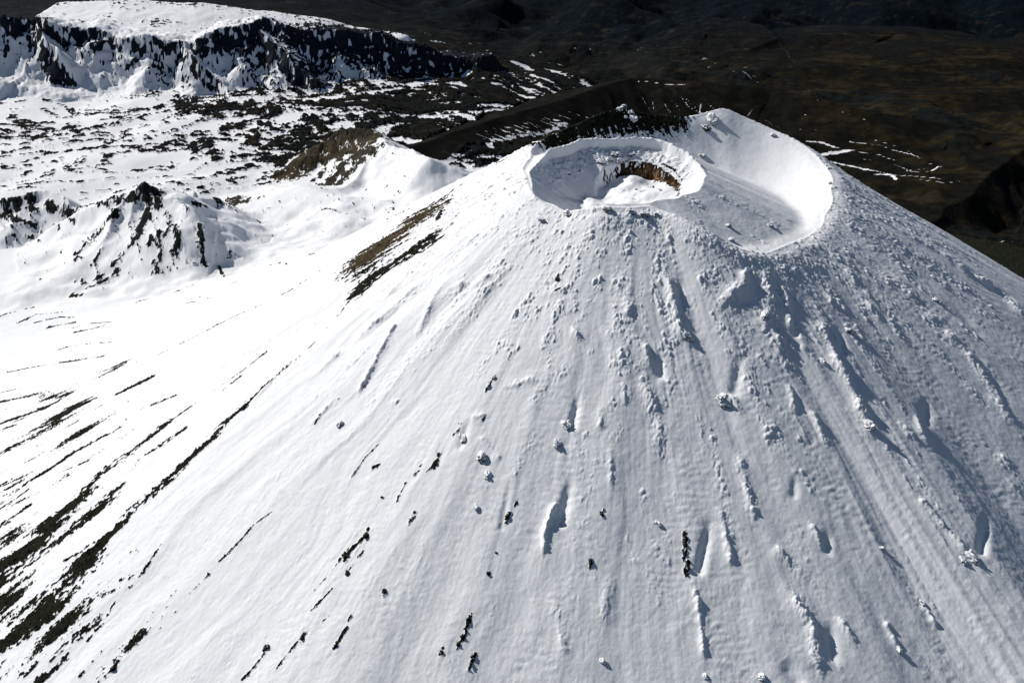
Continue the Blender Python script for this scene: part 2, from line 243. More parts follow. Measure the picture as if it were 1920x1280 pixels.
# ------------------------------------------------------------------ what lies on the slopes (read off the photograph)
ROCK = [  # half width, strength, line
 (2.6, .95, [(1000, 270), (965, 287), (915, 312), (870, 336)]), (2.2, .85, [(850, 350), (787, 384), (725, 414)]), (32, 1.5, [(688, 486), (710, 468), (745, 441), (785, 408)]), (15, 1.4, [(674, 543), (700, 516), (740, 490), (780, 466), (806, 449)]),
 (6, .9, [(818, 410), (828, 400)]), (3, .9, [(790, 400), (830, 372), (868, 346)]), (3, .8, [(930, 308), (965, 290), (998, 272)]),
 (4, 1, [(545, 686), (500, 725), (460, 765)]), (7, 1.2, [(460, 765), (412, 811), (365, 855), (319, 901)]), (8, 1.2, [(319, 901), (280, 935), (244, 965)]),
 (10, 1.2, [(244, 965), (200, 1015), (161, 1055)]), (17, 1.5, [(161, 1057), (112, 1110), (56, 1162), (0, 1222), (-60, 1280)]), (9, 1.1, [(120, 1130), (60, 1190), (0, 1248)]),
 (4, 1, [(292, 807), (244, 852), (187, 890)]), (7, 1.2, [(244, 850), (187, 888), (150, 931)]), (14, 1.4, [(150, 931), (94, 987), (37, 1032), (-30, 1080)]), (10, 1.3, [(221, 916), (150, 980), (75, 1036), (0, 1090)]),
 (14, 1.2, [(70, 1015), (0, 1068), (-60, 1110)]),
 (5, 1, [(262, 950), (206, 1002), (124, 1051)]), (6, 1, [(165, 1149), (131, 1175), (97, 1201)]), (8, 1.1, [(187, 1164), (142, 1197), (94, 1235), (49, 1268)]), (7, 1, [(124, 1231), (75, 1278)]),
 (5, 1, [(225, 798), (131, 849), (75, 886), (0, 935)]), (3, .9, [(165, 860), (86, 890), (0, 952)]), (2.5, .8, [(330, 741), (262, 767), (210, 801)]),
 (7, 1.2, [(-20, 800), (49, 775), (90, 760), (131, 737)]), (5, 1.1, [(-20, 758), (49, 743), (94, 734)]), (2.5, .9, [(0, 739), (37, 730)]),
 (3, 1, [(15, 698), (56, 690), (112, 681), (195, 668)]), (4, 1, [(-10, 598), (30, 582), (64, 570)]), (5, 1, [(34, 608), (67, 591), (116, 586)]), (4, 1, [(67, 606), (112, 595), (135, 596)]),
 (5, 1.1, [(90, 615), (112, 608), (139, 604)]), (3, .9, [(135, 615), (169, 606), (210, 602)]), (4, 1, [(139, 624), (169, 617), (195, 610)]), (3, 1, [(112, 656), (150, 647), (170, 646)]), (2, .9, [(187, 644), (210, 642)]),
 (6, 1.2, [(217, 743), (247, 728), (281, 713)]), (3, .9, [(180, 767), (202, 754)]), (3.5, 1, [(-10, 855), (26, 835), (51, 824)]), (2.5, .9, [(71, 827), (105, 812), (146, 788)]),
 (2.2, .9, [(292, 668), (337, 647), (375, 629)]), (2.2, .9, [(375, 629), (439, 595), (487, 574), (544, 546)]), (1.6, .75, [(544, 546), (581, 520), (630, 490)]),
 (2.5, .9, [(311, 794), (394, 734), (450, 696), (499, 659)]), (6, 1.15, [(199, 876), (244, 846), (311, 794)]), (4, 1, [(244, 878), (292, 842), (345, 805)]), (4, .8, [(412, 734), (450, 704)]),
 (3, .85, [(667, 546), (640, 585), (615, 614)]), (2.5, .8, [(615, 614), (585, 651), (544, 689)]), (6, .9, [(30, 890), (0, 908)]), (6, 1, [(50, 950), (0, 985)]), (9, 1.2, [(25, 1125), (0, 1150)]), (5, .9, [(60, 1075), (20, 1105)]),
 (3, 1, [(256, 566), (300, 548), (362, 530)]), (2, .9, [(268, 588), (330, 570), (400, 555)]), (2.2, .9, [(228, 585), (262, 580)]), (2, .8, [(345, 560), (420, 545)]), (2.5, .9, [(500, 493), (524, 490)]), (2, .9, [(535, 492), (590, 478)]), (2, .85, [(430, 516), (470, 510)]), (2, .85, [(428, 532), (480, 520)]),
 # lower middle of the cone
 (2, 1, [(412, 1057), (450, 1021), (476, 991)]), (1.5, .9, [(476, 991), (520, 960)]), (4, .8, [(300, 1029), (285, 1050), (268, 1080)]), (5, .75, [(221, 1092), (250, 1083)]), (4, .75, [(240, 1107), (265, 1085)]), (4, .8, [(195, 1119), (215, 1108)]), (4, .7, [(165, 1200), (205, 1150), (215, 1130)]),
 (5, .8, [(311, 1145), (304, 1160)]), (5, 1, [(240, 1218), (259, 1195), (275, 1185)]), (7, .9, [(206, 1262), (218, 1245)]), (3, .8, [(300, 1178), (330, 1150)]), (2, .8, [(345, 1125), (395, 1078)]), (4, .7, [(150, 1270), (190, 1225)]), (1.6, .8, [(370, 1100), (400, 1075)]),
 (1.4, .9, [(712, 837), (685, 865), (660, 901)]), (4, 1, [(692, 1018), (662, 1043), (640, 1062)]), (4, .95, [(680, 1052), (662, 1075), (645, 1098)]), (2.2, .9, [(640, 1062), (615, 1095), (590, 1120)]), (2.4, .85, [(625, 1120), (585, 1160)]), (3.5, .8, [(776, 985), (768, 1000)]),
 (2.5, .85, [(825, 866), (810, 892), (800, 900)]), (2.5, .8, [(792, 885), (770, 905)]), (3.5, .8, [(787, 895), (762, 918), (745, 955)]), (2.5, .8, [(868, 812), (850, 830)]), (2.4, .8, [(716, 945), (722, 952)]), (2.4, .9, [(855, 805), (872, 812)]),
 (3, .9, [(928, 716), (912, 742)]), (2, .8, [(955, 675), (948, 690)]), (3.5, .85, [(1048, 518), (1042, 535)]), (3, .7, [(1050, 545), (1035, 552)]), (2.5, .8, [(712, 662), (700, 700)]), (1.6, .7, [(700, 700), (676, 742)]), (3.5, .7, [(868, 540), (880, 536)]),
 (3, .7, [(590, 800), (600, 785)]), (2, .7, [(610, 770), (640, 750)]), (4, .9, [(652, 1200), (640, 1218), (630, 1235)]), (2.5, .8, [(655, 1185), (660, 1175)]), (3, .75, [(722, 1122), (716, 1135)]), (3.5, .85, [(700, 885), (715, 880)]),
 (3, .9, [(503, 1222), (490, 1245), (470, 1268), (455, 1282)]), (3.2, .9, [(570, 1208), (545, 1235), (520, 1268)]), (2.5, .8, [(608, 1182), (620, 1172)]), (4, .6, [(905, 800), (930, 790)]), (2.2, .75, [(915, 880), (910, 895)]),
 # pinnacle hill and its cliffs
 (13, 1.3, [(280, 340), (270, 360), (292, 372)]), (9, 1.1, [(258, 366), (240, 372), (215, 385)]), (8, 1, [(225, 395), (190, 432), (165, 455)]), (5, .9, [(175, 440), (140, 475)]), (8, 1.2, [(276, 395), (268, 420), (260, 445)]), (5, 1.1, [(262, 435), (247, 460), (225, 480), (200, 500)]),
 (4, 1, [(225, 480), (190, 508), (155, 530)]), (4, 1, [(215, 500), (160, 540)]), (6, 1.1, [(135, 552), (150, 553)]), (5, .95, [(310, 400), (322, 430), (310, 460)]), (6, .9, [(330, 430), (335, 470), (318, 510)]), (4, 1.2, [(376, 433), (380, 470), (384, 500)]), (3.5, 1, [(300, 440), (302, 480), (292, 515)]), (3, 1, [(408, 490), (425, 512)]), (3, .9, [(340, 450), (338, 475)]), (4, .8, [(190, 470), (165, 500)]), (3, .8, [(305, 470), (288, 500)]),
 (9, 1.2, [(-20, 385), (30, 378), (60, 372)]), (9, 1, [(0, 405), (40, 412), (60, 420)]), (7, .9, [(15, 395), (70, 392), (110, 390)]), (8, 1.1, [(85, 385), (120, 395), (150, 400)]), (5, .8, [(150, 385), (190, 392), (210, 388)]), (5, .8, [(20, 440), (60, 445)]), (4, .7, [(100, 420), (150, 425)]), (4, .7, [(0, 425), (30, 432)]),
 (7, .9, [(170, 378), (215, 382), (235, 378)]),
 # chains of old lava on the snow plain
 (8, 1.0, [(60, 264), (92, 247), (130, 240), (155, 254)]), (6, .95, [(45, 302), (90, 287), (140, 281), (182, 276), (242, 252)]), (5, .9, [(18, 360), (60, 346), (92, 336)]), (5, .9, [(185, 228), (240, 222), (285, 226)]), (5, .9, [(345, 215), (362, 210), (395, 216)]), (6, .9, [(300, 275), (318, 282)]), (6, 1, [(408, 262), (440, 264)]), (6, 1, [(475, 243), (498, 248)]), (5, .9, [(385, 270), (408, 274)]), (8, 1, [(432, 340), (456, 332)]), (9, 1.1, [(415, 380), (440, 368), (458, 378)]), (5, .9, [(365, 382), (385, 388)]), (5, .9, [(345, 335), (366, 342)]), (5, .9, [(395, 330), (412, 322)]), (6, .9, [(470, 300), (520, 306)]), (7, 1, [(560, 178), (600, 176)]), (6, 1, [(585, 222), (620, 232)]), (7, 1, [(700, 222), (738, 232)]), (7, 1, [(655, 215), (680, 228)]), (5, .9, [(250, 318), (300, 306), (330, 312)]),
 # cinder hill
 (16, 1.5, [(535, 325), (565, 300), (600, 278), (640, 262)]), (14, 1.5, [(640, 254), (672, 250), (695, 258)]), (13, 1.3, [(630, 290), (660, 285), (688, 290)]), (10, 1.2, [(640, 310), (622, 335), (612, 348)]), (9, 1.2, [(680, 300), (650, 325), (630, 345)]), (5, .9, [(600, 300), (575, 325), (560, 338)]), (5, .9, [(575, 300), (548, 325), (530, 335)]), (5, 1, [(700, 262), (708, 268)]), (5, .9, [(640, 280), (610, 310), (590, 340)]),
 (2, .8, [(720, 380), (722, 386)]), (2, .8, [(736, 378), (738, 384)]), (2, .8, [(756, 382), (758, 392)]), (2, .8, [(635, 378), (640, 380)]), (1.6, .8, [(590, 393), (640, 402), (690, 408)]), (2, .8, [(660, 376), (665, 384)]),
]
BROWN = [(42, 1.3, [(700, 474), (745, 443), (785, 410)]), (4, 1, [(790, 400), (830, 372), (868, 346)]), (6, 1, [(870, 336), (915, 312), (965, 290), (1000, 270)]), (5, .9, [(725, 414), (787, 384), (850, 350)]), (30, .8, [(535, 335), (590, 290), (650, 270), (690, 270)]), (14, .7, [(200, 470), (170, 510)])]
SNOW = [  # snow lying in gullies of the dark land
 (1.4, 1, [(1204, 182), (1212, 198), (1224, 212)]), (1.2, 1, [(1244, 190), (1250, 202), (1262, 216)]), (1.2, 1, [(1258, 188), (1270, 200), (1278, 212)]), (1.4, 1, [(1278, 184), (1290, 200), (1312, 212)]), (1.2, 1, [(1286, 186), (1304, 202), (1330, 214)]), (1.2, 1, [(1314, 195), (1312, 210)]), (1.2, 1, [(1326, 194), (1338, 204)]), (1.2, 1, [(1224, 190), (1226, 206)]),
 (1.6, 1, [(1198, 152), (1250, 158), (1290, 158)]), (1.2, .9, [(1305, 150), (1330, 156)]), (1.2, .9, [(1192, 150), (1200, 156)]), (1.2, .9, [(1400, 218), (1410, 206)]), (1.1, .9, [(1436, 226), (1462, 240)]), (1.2, .9, [(1500, 244), (1532, 246)]), (1, .8, [(1578, 210), (1630, 226)]), (1, .8, [(1496, 213), (1512, 218)]), (1, .8, [(1532, 188), (1545, 190)]),
 (3, 1.2, [(1512, 266), (1540, 268), (1562, 274)]), (5, 1.3, [(1545, 290), (1575, 284), (1592, 282)]), (2, 1.1, [(1560, 276), (1590, 280), (1650, 290), (1678, 300)]), (2.2, 1.1, [(1590, 264), (1630, 270), (1650, 272), (1690, 284), (1722, 294)]), (1.5, 1, [(1608, 296), (1640, 302)]), (1.5, 1, [(1676, 308), (1706, 322)]),
 (3.2, 1.2, [(1560, 304), (1600, 313), (1640, 320)]), (3, 1.2, [(1640, 326), (1672, 328), (1680, 336)]), (2, 1.1, [(1640, 320), (1690, 330), (1720, 332), (1768, 338)]), (2, 1.1, [(1708, 324), (1745, 322), (1765, 312)]), (1.8, 1, [(1725, 338), (1760, 342), (1800, 340)]), (1.4, 1, [(1742, 308), (1756, 310)]), (1.3, .9, [(1640, 262), (1700, 280), (1726, 298)]), (1.5, 1, [(1700, 322), (1740, 316)]),
 (1.6, 1, [(1800, 458), (1860, 460), (1920, 466)]), (1.4, 1, [(1840, 470), (1920, 478)]), (1.4, 1, [(1790, 448), (1830, 450)]), (1.4, 1, [(1850, 452), (1900, 455)]), (9, .75, [(925, 262), (1000, 250), (1060, 232)]), (1.3, .9, [(1870, 484), (1925, 490)]), (1.2, .9, [(1880, 472), (1925, 474)]),
]
# fans of snow on the flank of the dark hill left of the cone
for a in np.linspace(0, 1, 26):
    u = 880 + 190 * a + 6 * math.sin(a * 40); v = 250 - 38 * a + 3 * math.sin(a * 57)
    SNOW.append((1.5 + 0.8 * math.sin(a * 91), 1.0, [(u, v), (u + 26, v + 9), (u + 46, v + 20 + 4 * math.sin(a * 33))]))
RIBS = [  # half width, height in metres, line: ribs of rime on the cone
 (8, 7, [(1245, 508), (1264, 564), (1271, 620), (1290, 639)]), (13, 6, [(1421, 489), (1444, 552), (1444, 609), (1462, 650), (1485, 702)]), (5, 6, [(1462, 534), (1477, 564), (1485, 620)]), (8, 6, [(1530, 597), (1552, 635), (1567, 680), (1590, 717), (1612, 766), (1635, 830)]),
 (8, 8, [(1350, 579), (1376, 549), (1395, 534), (1402, 507)]), (6, 4, [(1620, 564), (1642, 590), (1657, 609)]), (9, 5, [(1665, 515), (1695, 537), (1725, 575)]), (13, 3, [(1725, 575), (1770, 620), (1837, 684), (1875, 759), (1912, 815)]), (7, 8, [(1762, 477), (1815, 515), (1856, 541), (1894, 571), (1925, 606)]),
 (9, 4, [(1200, 717), (1225, 760), (1237, 800), (1230, 856)]), (5, 5, [(1207, 642), (1222, 695)]), (5, 3, [(1481, 717), (1489, 777), (1515, 834)]), (6, 3, [(1522, 770), (1552, 845)]), (6, 5, [(1687, 789), (1721, 830)]), (5, 5, [(1717, 780), (1728, 815), (1745, 840)]), (9, 1.5, [(1294, 650), (1331, 695)]), (5, 4, [(1366, 735), (1395, 785)]),
 (7, 4, [(1384, 849), (1402, 924), (1414, 980)]), (5, 3, [(1350, 950), (1372, 1062)]), (5, 4, [(1301, 1085), (1312, 1160), (1320, 1239)]), (7, 3, [(1451, 1025), (1485, 1065), (1519, 1092)]), (9, 6, [(1477, 1111), (1522, 1175), (1537, 1265)]), (4, 4, [(1519, 987), (1541, 1032)]), (6, 3, [(1567, 1156), (1609, 1220)]),
 (6, 4, [(1721, 931), (1755, 972), (1819, 1044)]), (4, 3, [(1657, 1164), (1684, 1220)]), (4, 3, [(1729, 1130), (1759, 1179)]), (14, 2.2, [(1867, 830), (1890, 880), (1912, 942)]), (6, 4, [(667, 642), (724, 590), (787, 534)]), (4, 5, [(671, 744), (709, 672), (742, 612)]), (6, 4, [(780, 635), (810, 571), (830, 540)]), (6, 5, [(851, 539), (892, 537), (926, 515)]),
 (4, 3, [(585, 801), (630, 750)]), (7, 3, [(949, 736), (1012, 717)]), (4, 2.5, [(1042, 837), (1046, 850)]), (5, 3, [(1125, 777), (1125, 815)]), (5, 3, [(1144, 845), (1146, 920)]), (4, 4, [(1072, 620), (1091, 646)]), (4, 5, [(1042, 950), (1020, 1010), (1018, 1051)]), (5, 3, [(880, 800), (915, 790)]), (8, 2, [(1000, 560), (1070, 545)]), (7, 2.5, [(960, 470), (1010, 440)]),
 (6, 2.5, [(1132, 610), (1150, 650)]), (5, 2, [(900, 830), (940, 880)]), (5, 3, [(1170, 600), (1190, 560)]), (5, 3, [(600, 700), (640, 660)]), (6, 2.5, [(540, 690), (470, 760)]), (5, 3, [(725, 560), (775, 500)]), (7, 2.5, [(1590, 480), (1600, 530)]), (5, 3.5, [(1548, 545), (1565, 580)]), (5, 3, [(1500, 640), (1512, 670)]), (5, 2.5, [(1450, 790), (1440, 830)]),
 (8, 2, [(1140, 1080), (1130, 1180)]), (7, 2.5, [(1180, 540), (1175, 600)]), (7, 2, [(1040, 1130), (1060, 1240)]), (12, 1.6, [(1090, 410), (1200, 415), (1300, 440), (1380, 480), (1450, 490)]), (6, 3, [(1060, 400), (1130, 395)]),
 (24, -4.5, [(1290, 432), (1380, 482), (1450, 502), (1520, 492)]), (17, -4, [(1250, 424), (1180, 412), (1120, 415)]), (22, -3.5, [(1560, 400), (1620, 440), (1700, 500)]), (14, -3.5, [(1400, 505), (1440, 560)]), (12, -3, [(1640, 560), (1760, 660), (1850, 760)]), (10, -3.5, [(960, 470), (900, 530), (830, 560)]), (14, -2.5, [(1000, 420), (930, 440)]), (10, -3, [(1150, 430), (1230, 470)]), (9, -3.5, [(1200, 690), (1240, 850)]), (12, -2.5, [(1060, 700), (1000, 760)]), (8, -3, [(1330, 800), (1350, 900), (1370, 1000)]), (9, -2.5, [(1000, 830), (960, 900)]),
]
SCOOP = [  # wind scoops beside them
 (6, 6, [(1270, 522), (1279, 567)]), (7, 6, [(1384, 562), (1398, 560)]), (5, 6, [(1480, 580), (1492, 625)]), (6, 6, [(1236, 665), (1240, 700)]), (7, 5, [(1390, 660), (1378, 735)]), (5, 6, [(1086, 735), (1074, 800)]), (6, 6, [(1073, 895), (1062, 940), (1052, 985)]), (6, 6, [(1334, 965), (1325, 1010), (1312, 1066)]),
 (6, 6, [(1852, 965), (1840, 1030)]), (7, 4, [(1738, 745), (1735, 790)]), (8, 5, [(1556, 1165), (1560, 1230)]), (5, 5, [(1572, 610), (1582, 660)]), (7, 5, [(1800, 490), (1850, 528), (1890, 556)]), (5, 3, [(880, 800), (865, 850)]), (6, 4, [(1552, 1000), (1550, 1035)]), (5, 3, [(1490, 900), (1488, 930)]), (4, 3, [(700, 625), (745, 585)]), (4, 2.5, [(960, 905), (940, 1000)]), (10, 5, [(1468, 1240), (1492, 1275)]), (10, 3, [(1850, 700), (1880, 740)]), (10, 3, [(1780, 560), (1830, 620)]),
]
COVER = [(0, 200, .97), (100, 212, .85), (200, 240, .85), (60, 285, .9), (150, 262, .45), (130, 245, .5), (300, 285, .9), (200, 318, .97), (120, 285, .6), (400, 215, .5), (500, 185, .55), (600, 205, .5), (650, 170, .3), (750, 200, .3), (600, 240, .55), (500, 262, .7), (400, 330, .6), (450, 305, .75), (340, 345, .9),
         (800, 160, .12), (900, 200, .13), (750, 130, .1), (1000, 150, .04), (620, 145, .15), (800, 255, .4), (200, 350, .9), (50, 330, .92), (850, 225, .3), (1050, 200, .1), (250, 195, .8), (300, 220, .6), (700, 230, .35), (900, 100, .02), (1100, 120, .02), (1300, 90, .0), (350, 260, .62), (520, 215, .45), (560, 160, .45), (160, 300, .95), (440, 380, .8), (550, 390, 1.3), (700, 400, 1.4), (500, 470, 1.5), (300, 560, 1.5), (0, 520, 1.5), (60, 480, 1.6), (-200, 400, 1.3), (820, 330, 1.3), (1300, 200, 0), (1700, 200, -.1), (1700, 100, -.1), (1800, 420, -.1), (1500, 30, -.2), (800, 30, -.2), (1900, 20, -.2), (300, -10, -.2), (1200, 50, -.1)]
CRATER_ROCK = [(3, .8, [(1242, 308), (1262, 318), (1278, 338)]), (2, .7, [(1086, 322), (1092, 318)]), (2, .7, [(1064, 328), (1070, 326)]),
               (1.5, .7, [(1118, 336), (1121, 338)]), (1.5, .7, [(1138, 341), (1141, 342)]), (2.5, .8, [(1192, 354), (1202, 360)]), (2, .7, [(1162, 362), (1170, 358)]), (3, .8, [(1225, 350), (1240, 358)]), (2, .75, [(1175, 371), (1198, 376)])]
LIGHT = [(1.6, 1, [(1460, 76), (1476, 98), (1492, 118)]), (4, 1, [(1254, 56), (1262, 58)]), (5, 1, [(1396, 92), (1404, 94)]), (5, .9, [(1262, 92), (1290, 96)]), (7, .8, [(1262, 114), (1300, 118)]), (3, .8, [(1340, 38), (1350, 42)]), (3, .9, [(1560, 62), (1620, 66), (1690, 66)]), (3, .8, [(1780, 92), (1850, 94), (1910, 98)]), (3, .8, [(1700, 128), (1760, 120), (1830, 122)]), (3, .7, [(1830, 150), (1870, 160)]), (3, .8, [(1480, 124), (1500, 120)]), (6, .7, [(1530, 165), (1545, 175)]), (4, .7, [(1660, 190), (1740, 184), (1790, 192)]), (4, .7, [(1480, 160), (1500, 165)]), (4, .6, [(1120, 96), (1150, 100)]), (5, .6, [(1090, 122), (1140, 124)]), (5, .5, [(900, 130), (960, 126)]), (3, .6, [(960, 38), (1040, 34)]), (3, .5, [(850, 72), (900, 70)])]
BACK_ROCK = [(20, 1.6, [(1030, 262), (1080, 250), (1120, 230), (1165, 218), (1210, 226), (1262, 222)]), (10, 1.1, [(1000, 272), (1050, 262), (1120, 252), (1180, 245), (1240, 238)])]
TAN = [(3.4, 1.1, [(1184, 318), (1212, 324), (1234, 340)])]
KNOB = [
 (1060, 800, 8, 13, 'iced rock pinnacle in the middle of the cone with a long shadowed scoop behind it', 'crag'),
 (1356, 748, 13, 16, 'largest round iced rock pinnacle, on the right of the cone below the snow bowl', 'crag'),
 (1826, 1050, 9, 17, 'tall iced rock spike at the lower right with a pointed shadow', 'crag'),
 (1806, 1052, 5, 7, 'small iced rock just left of the tall spike at the lower right', 'puff'),
 (868, 834, 6, 10, 'iced rock pinnacle at the top of the dark speckled rib left of centre', 'puff'),
 (1288, 634, 6, 12, 'iced rock spike at the lower end of the long shadowed rib below the crater', 'puff'),
 (1044, 838, 6, 9, 'low iced rock below the pinnacle in the middle of the cone', 'puff'),
 (1234, 980, 4, 6, 'small lone iced rock on the open snow left of the row of dark rocks', 'puff'),
 (1593, 622, 6, 8, 'round iced rock beside the two long ribs on the right of the cone', 'puff'),
 (1542, 680, 4, 6, 'small iced rock left of the lower end of the long right rib', 'puff'),
 (1432, 598, 6, 9, 'iced rock in the broad lumpy rib below the snow bowl', 'puff'),
 (1630, 806, 8, 9, 'iced rock lump at the foot of the long right rib', 'puff'),
 (1100, 960, 0, 0, '', ''),
 (1130, 1243, 4, 6, 'small iced rock at the bottom edge right of centre', 'puff'),
 (1322, 1270, 4, 5, 'small iced rock at the bottom edge below the lumpy rib', 'puff'),
 (1428, 1272, 6, 6, 'iced rock at the bottom edge beside the smooth hollow', 'puff'),
 (1686, 1222, 4, 6, 'iced rock at the low end of a thin rib at the bottom right', 'puff'),
 (1654, 1033, 4, 5, 'little iced rock on open snow left of the tall spike', 'puff'),
 (1729, 1128, 4, 6, 'iced rock heading the line of bumps at the bottom right', 'puff'),
 (1755, 565, 4, 5, 'small iced rock on smooth snow under the right skyline', 'puff'),
 (905, 870, 7, 9, 'iced rock at the top of the cluster right of the dark speckled rib', 'puff'),
 (914, 905, 5, 7, 'iced rock in the lower part of the cluster right of the dark speckled rib', 'puff'),
 (893, 965, 4, 6, 'iced rock below the cluster, just left of the two small dark crags', 'puff'),
 (638, 800, 5, 7, 'iced rock on the bright left slope beside the end of a short rib', 'puff'),
]
CRAG = [
 (915, 1088, 5, 6, 'lone dark crag on clean snow, low in the middle'), (878, 1178, 5, 11, 'tall narrow dark crag, upper one of the stack near the bottom middle'), (869, 1206, 6, 5, 'squat dark crag right under the tall narrow one'),
 (860, 1222, 4, 6, 'small dark crag, lower left of the stack near the bottom middle'), (888, 1243, 5, 5, 'dark crag at the bottom middle, upper of the lowest pair'), (883, 1258, 3, 6, 'thin dark crag at the bottom middle, lower of the lowest pair'),
 (1107, 1061, 5, 7, 'small dark crag with a round shadow, alone right of the middle'), (1282, 1004, 5, 5, 'topmost dark crag of the upright row right of the middle'), (1284, 1020, 4, 8, 'second dark crag from the top of the upright row'),
 (1284, 1038, 4, 6, 'third dark crag from the top of the upright row'), (1288, 1063, 6, 6, 'widest dark crag at the foot of the upright row'), (1288, 1076, 3, 4, 'tiny dark crag under the widest one of the upright row'),
 (968, 953, 3, 5, 'small dark crag, upper one of the slanting pair in the middle'), (951, 982, 5, 6, 'dark crag, lower one of the slanting pair in the middle'), (1128, 970, 3, 7, 'small upright dark crag alone on snow below the middle pinnacle'),
 (931, 1048, 3, 3, 'tiny dark crag above the lone crag'), (829, 1236, 5, 4, 'dark crag at the bottom, left of the lowest pair'), (722, 1130, 5, 5, 'dark crag on bright snow left of the crag stack'),
 (772, 991, 6, 9, 'grey crag left of centre with light rubble round it'), (500, 1224, 7, 8, 'rounded dark crag at the bottom left, top of the first rib from the left'), (569, 1211, 6, 7, 'dark crag at the top of the second short rib at the bottom left'),
 (1045, 525, 4, 8, 'small dark crag high on the slope below the crater'), (926, 720, 4, 5, 'small dark crag halfway down the edge between bright and grey snow'), (914, 738, 4, 6, 'small dark crag just below its neighbour on the edge between bright and grey snow'),
 (688, 1020, 7, 7, 'dark crag at the top of the long dark rib left of centre'), (650, 1057, 9, 8, 'broad dark crag on the long dark rib left of centre'), (652, 1090, 6, 7, 'dark crag at the lower right side of the long dark rib'),
 (822, 868, 4, 6, 'dark crag in the speckled rib left of the middle'), (818, 884, 5, 7, 'largest dark crag of the speckled rib left of the middle'), (824, 406, 7, 6, 'dark crag above the long dark patches on the upper left slope'),
 (216, 1250, 9, 8, 'dark crag low in the bottom left corner, near a speckled patch'), (262, 1196, 7, 5, 'slanting dark crag above the bottom left corner'),
]
ROCK += [(w_ * 1.0, .66, [(u + h_ * .5, v - h_ * 1.3), (u - h_ * .5, v + h_ * 1.3)]) for u, v, w_, h_, lab in CRAG]
# ------------------------------------------------------------------ the grid: a fan of rows round the point below the camera
DET = 1.0
def geo(a, b, step): n = max(2, int(math.log(b / a) / (step / DET))); return np.exp(np.linspace(math.log(a), math.log(b), n, endpoint=False))
RR = np.concatenate([geo(280, 420, .003), geo(420, 1370, .00115), geo(1370, 1530, .0006), geo(1530, 1750, .0012), geo(1750, 2400, .0017), geo(2400, 8500, .0026), geo(8500, 13000, .004), geo(13000, 70000, .05), [70000.0]])
NA = int(1530 * DET); AZ = np.linspace(math.radians(-45), math.radians(45), NA); NR = len(RR)
X = (RR[:, None] * np.sin(AZ)[None, :]); Y = (RR[:, None] * np.cos(AZ)[None, :])
shape = X.shape
Xf = X.ravel(); Yf = Y.ravel()
Zf, ZG, RIDX, NEAR, RALT, INFO = macro(Xf, Yf, True)
print('grid', shape, 'macro', round(time.time() - T0, 1))
def near_poly(P, reach):
    pr = np.hypot(P[:, 0], P[:, 1]); lo, hi = pr.min() - reach, pr.max() + reach
    for i in range(len(P) - 1):   # a chord can pass nearer than its ends
        a, b = P[i, :2], P[i + 1, :2]; t = np.clip(-(a @ (b - a)) / ((b - a) @ (b - a) + 1e-9), 0, 1); lo = min(lo, np.hypot(*(a + t * (b - a))) - reach)
    i0, i1 = np.searchsorted(RR, [lo, hi]); s = slice(max(i0 - 1, 0) * NA, min(i1 + 1, NR) * NA)
    xs = Xf[s]; ys = Yf[s]
    m = (xs > P[:, 0].min() - reach) & (xs < P[:, 0].max() + reach) & (ys > P[:, 1].min() - reach) & (ys < P[:, 1].max() + reach)
    return np.nonzero(m)[0] + s.start
ALLS = []
for L_ in (ROCK, BROWN, SNOW, [(a, b, c) for a, b, c in RIBS], SCOOP, CRATER_ROCK, BACK_ROCK, TAN, LIGHT): ALLS.append(L_)
flat = [s for L_ in ALLS for s in L_]; res = strokes(flat); out = []; k = 0
for L_ in ALLS: out.append(res[k:k + len(L_)]); k += len(L_)
sROCK, sBROWN, sSNOW, sRIBS, sSCOOP, sCRAT, sBACK, sTAN, sLIGHT = out
sROCK = [(P, w_ * (1.5 if P[:, 0].mean() < -380 and P[:, 1].mean() < 1250 else (1.9 if P[:, 1].mean() > 3200 and -1000 < P[:, 0].mean() < -420 and w_ > 8 else (1.3 if P[:, 1].mean() > 2400 else 1.12))), v_) for P, w_, v_ in sROCK]
# --- snow field (above 0.5 is snow) and colour of the bare ground
SN = np.full(Xf.shape, 2.0, np.float32)
far = np.hypot(Xf, Yf) > 1900
fi = np.nonzero(far & ((RIDX == 0) | (RIDX >= 4)))[0]
cx = Xf[fi]; cy = Yf[fi]; a_ = np.arctan2(cx, cy) / .05; l_ = np.log(np.hypot(cx, cy)) / .11
CW = drop([(c[0], c[1]) for c in COVER]); num = np.zeros(len(fi), np.float32); den = np.full(len(fi), 1e-6, np.float32)
for (u, v, c), P in zip(COVER, CW):
    q = ((a_ - math.atan2(P[0], P[1]) / .05) ** 2 + (l_ - math.log(math.hypot(P[0], P[1])) / .11) ** 2).astype(np.float32)
    g = np.exp(-0.5 * q) + 1e-4 / (1 + q); num += g * c; den += g
COV = num / den; COV = COV + .07 * (COV > .03) * (COV < .6)
wx = cx + 110 * soft(cx, cy, 1100, 1, 3.3); wy = cy + 110 * soft(cx, cy, 1100, 2, 8.1)
xr = wx * .93 + wy * .36; yr = -wx * .36 + wy * .93
n1 = 1 - np.abs(.85 * soft(xr * .30, yr, 200, 0) + .35 * fbm(xr * .5, yr, 120, 0)) * 1.4           # ropes of old lava
n2 = soft(xr * .7, yr, 620, 1); n3 = fbm(cx * .55, cy, 60, 2)
lump = 0.75 * n1 + 0.22 * n2 + 0.33 * n3
thr = (COV - 0.5) * 2.2 + 0.12
plain = (RIDX[fi] == 0)
qs = np.quantile(lump[::97], np.linspace(0, 1, 201)); rk_ = np.interp(lump, qs, np.linspace(0, 1, 201))
ex = (rk_ - COV) * 2.2
f_ = 0.5 - 1.6 * ex
fade = sstep(16000, 9000, cy)
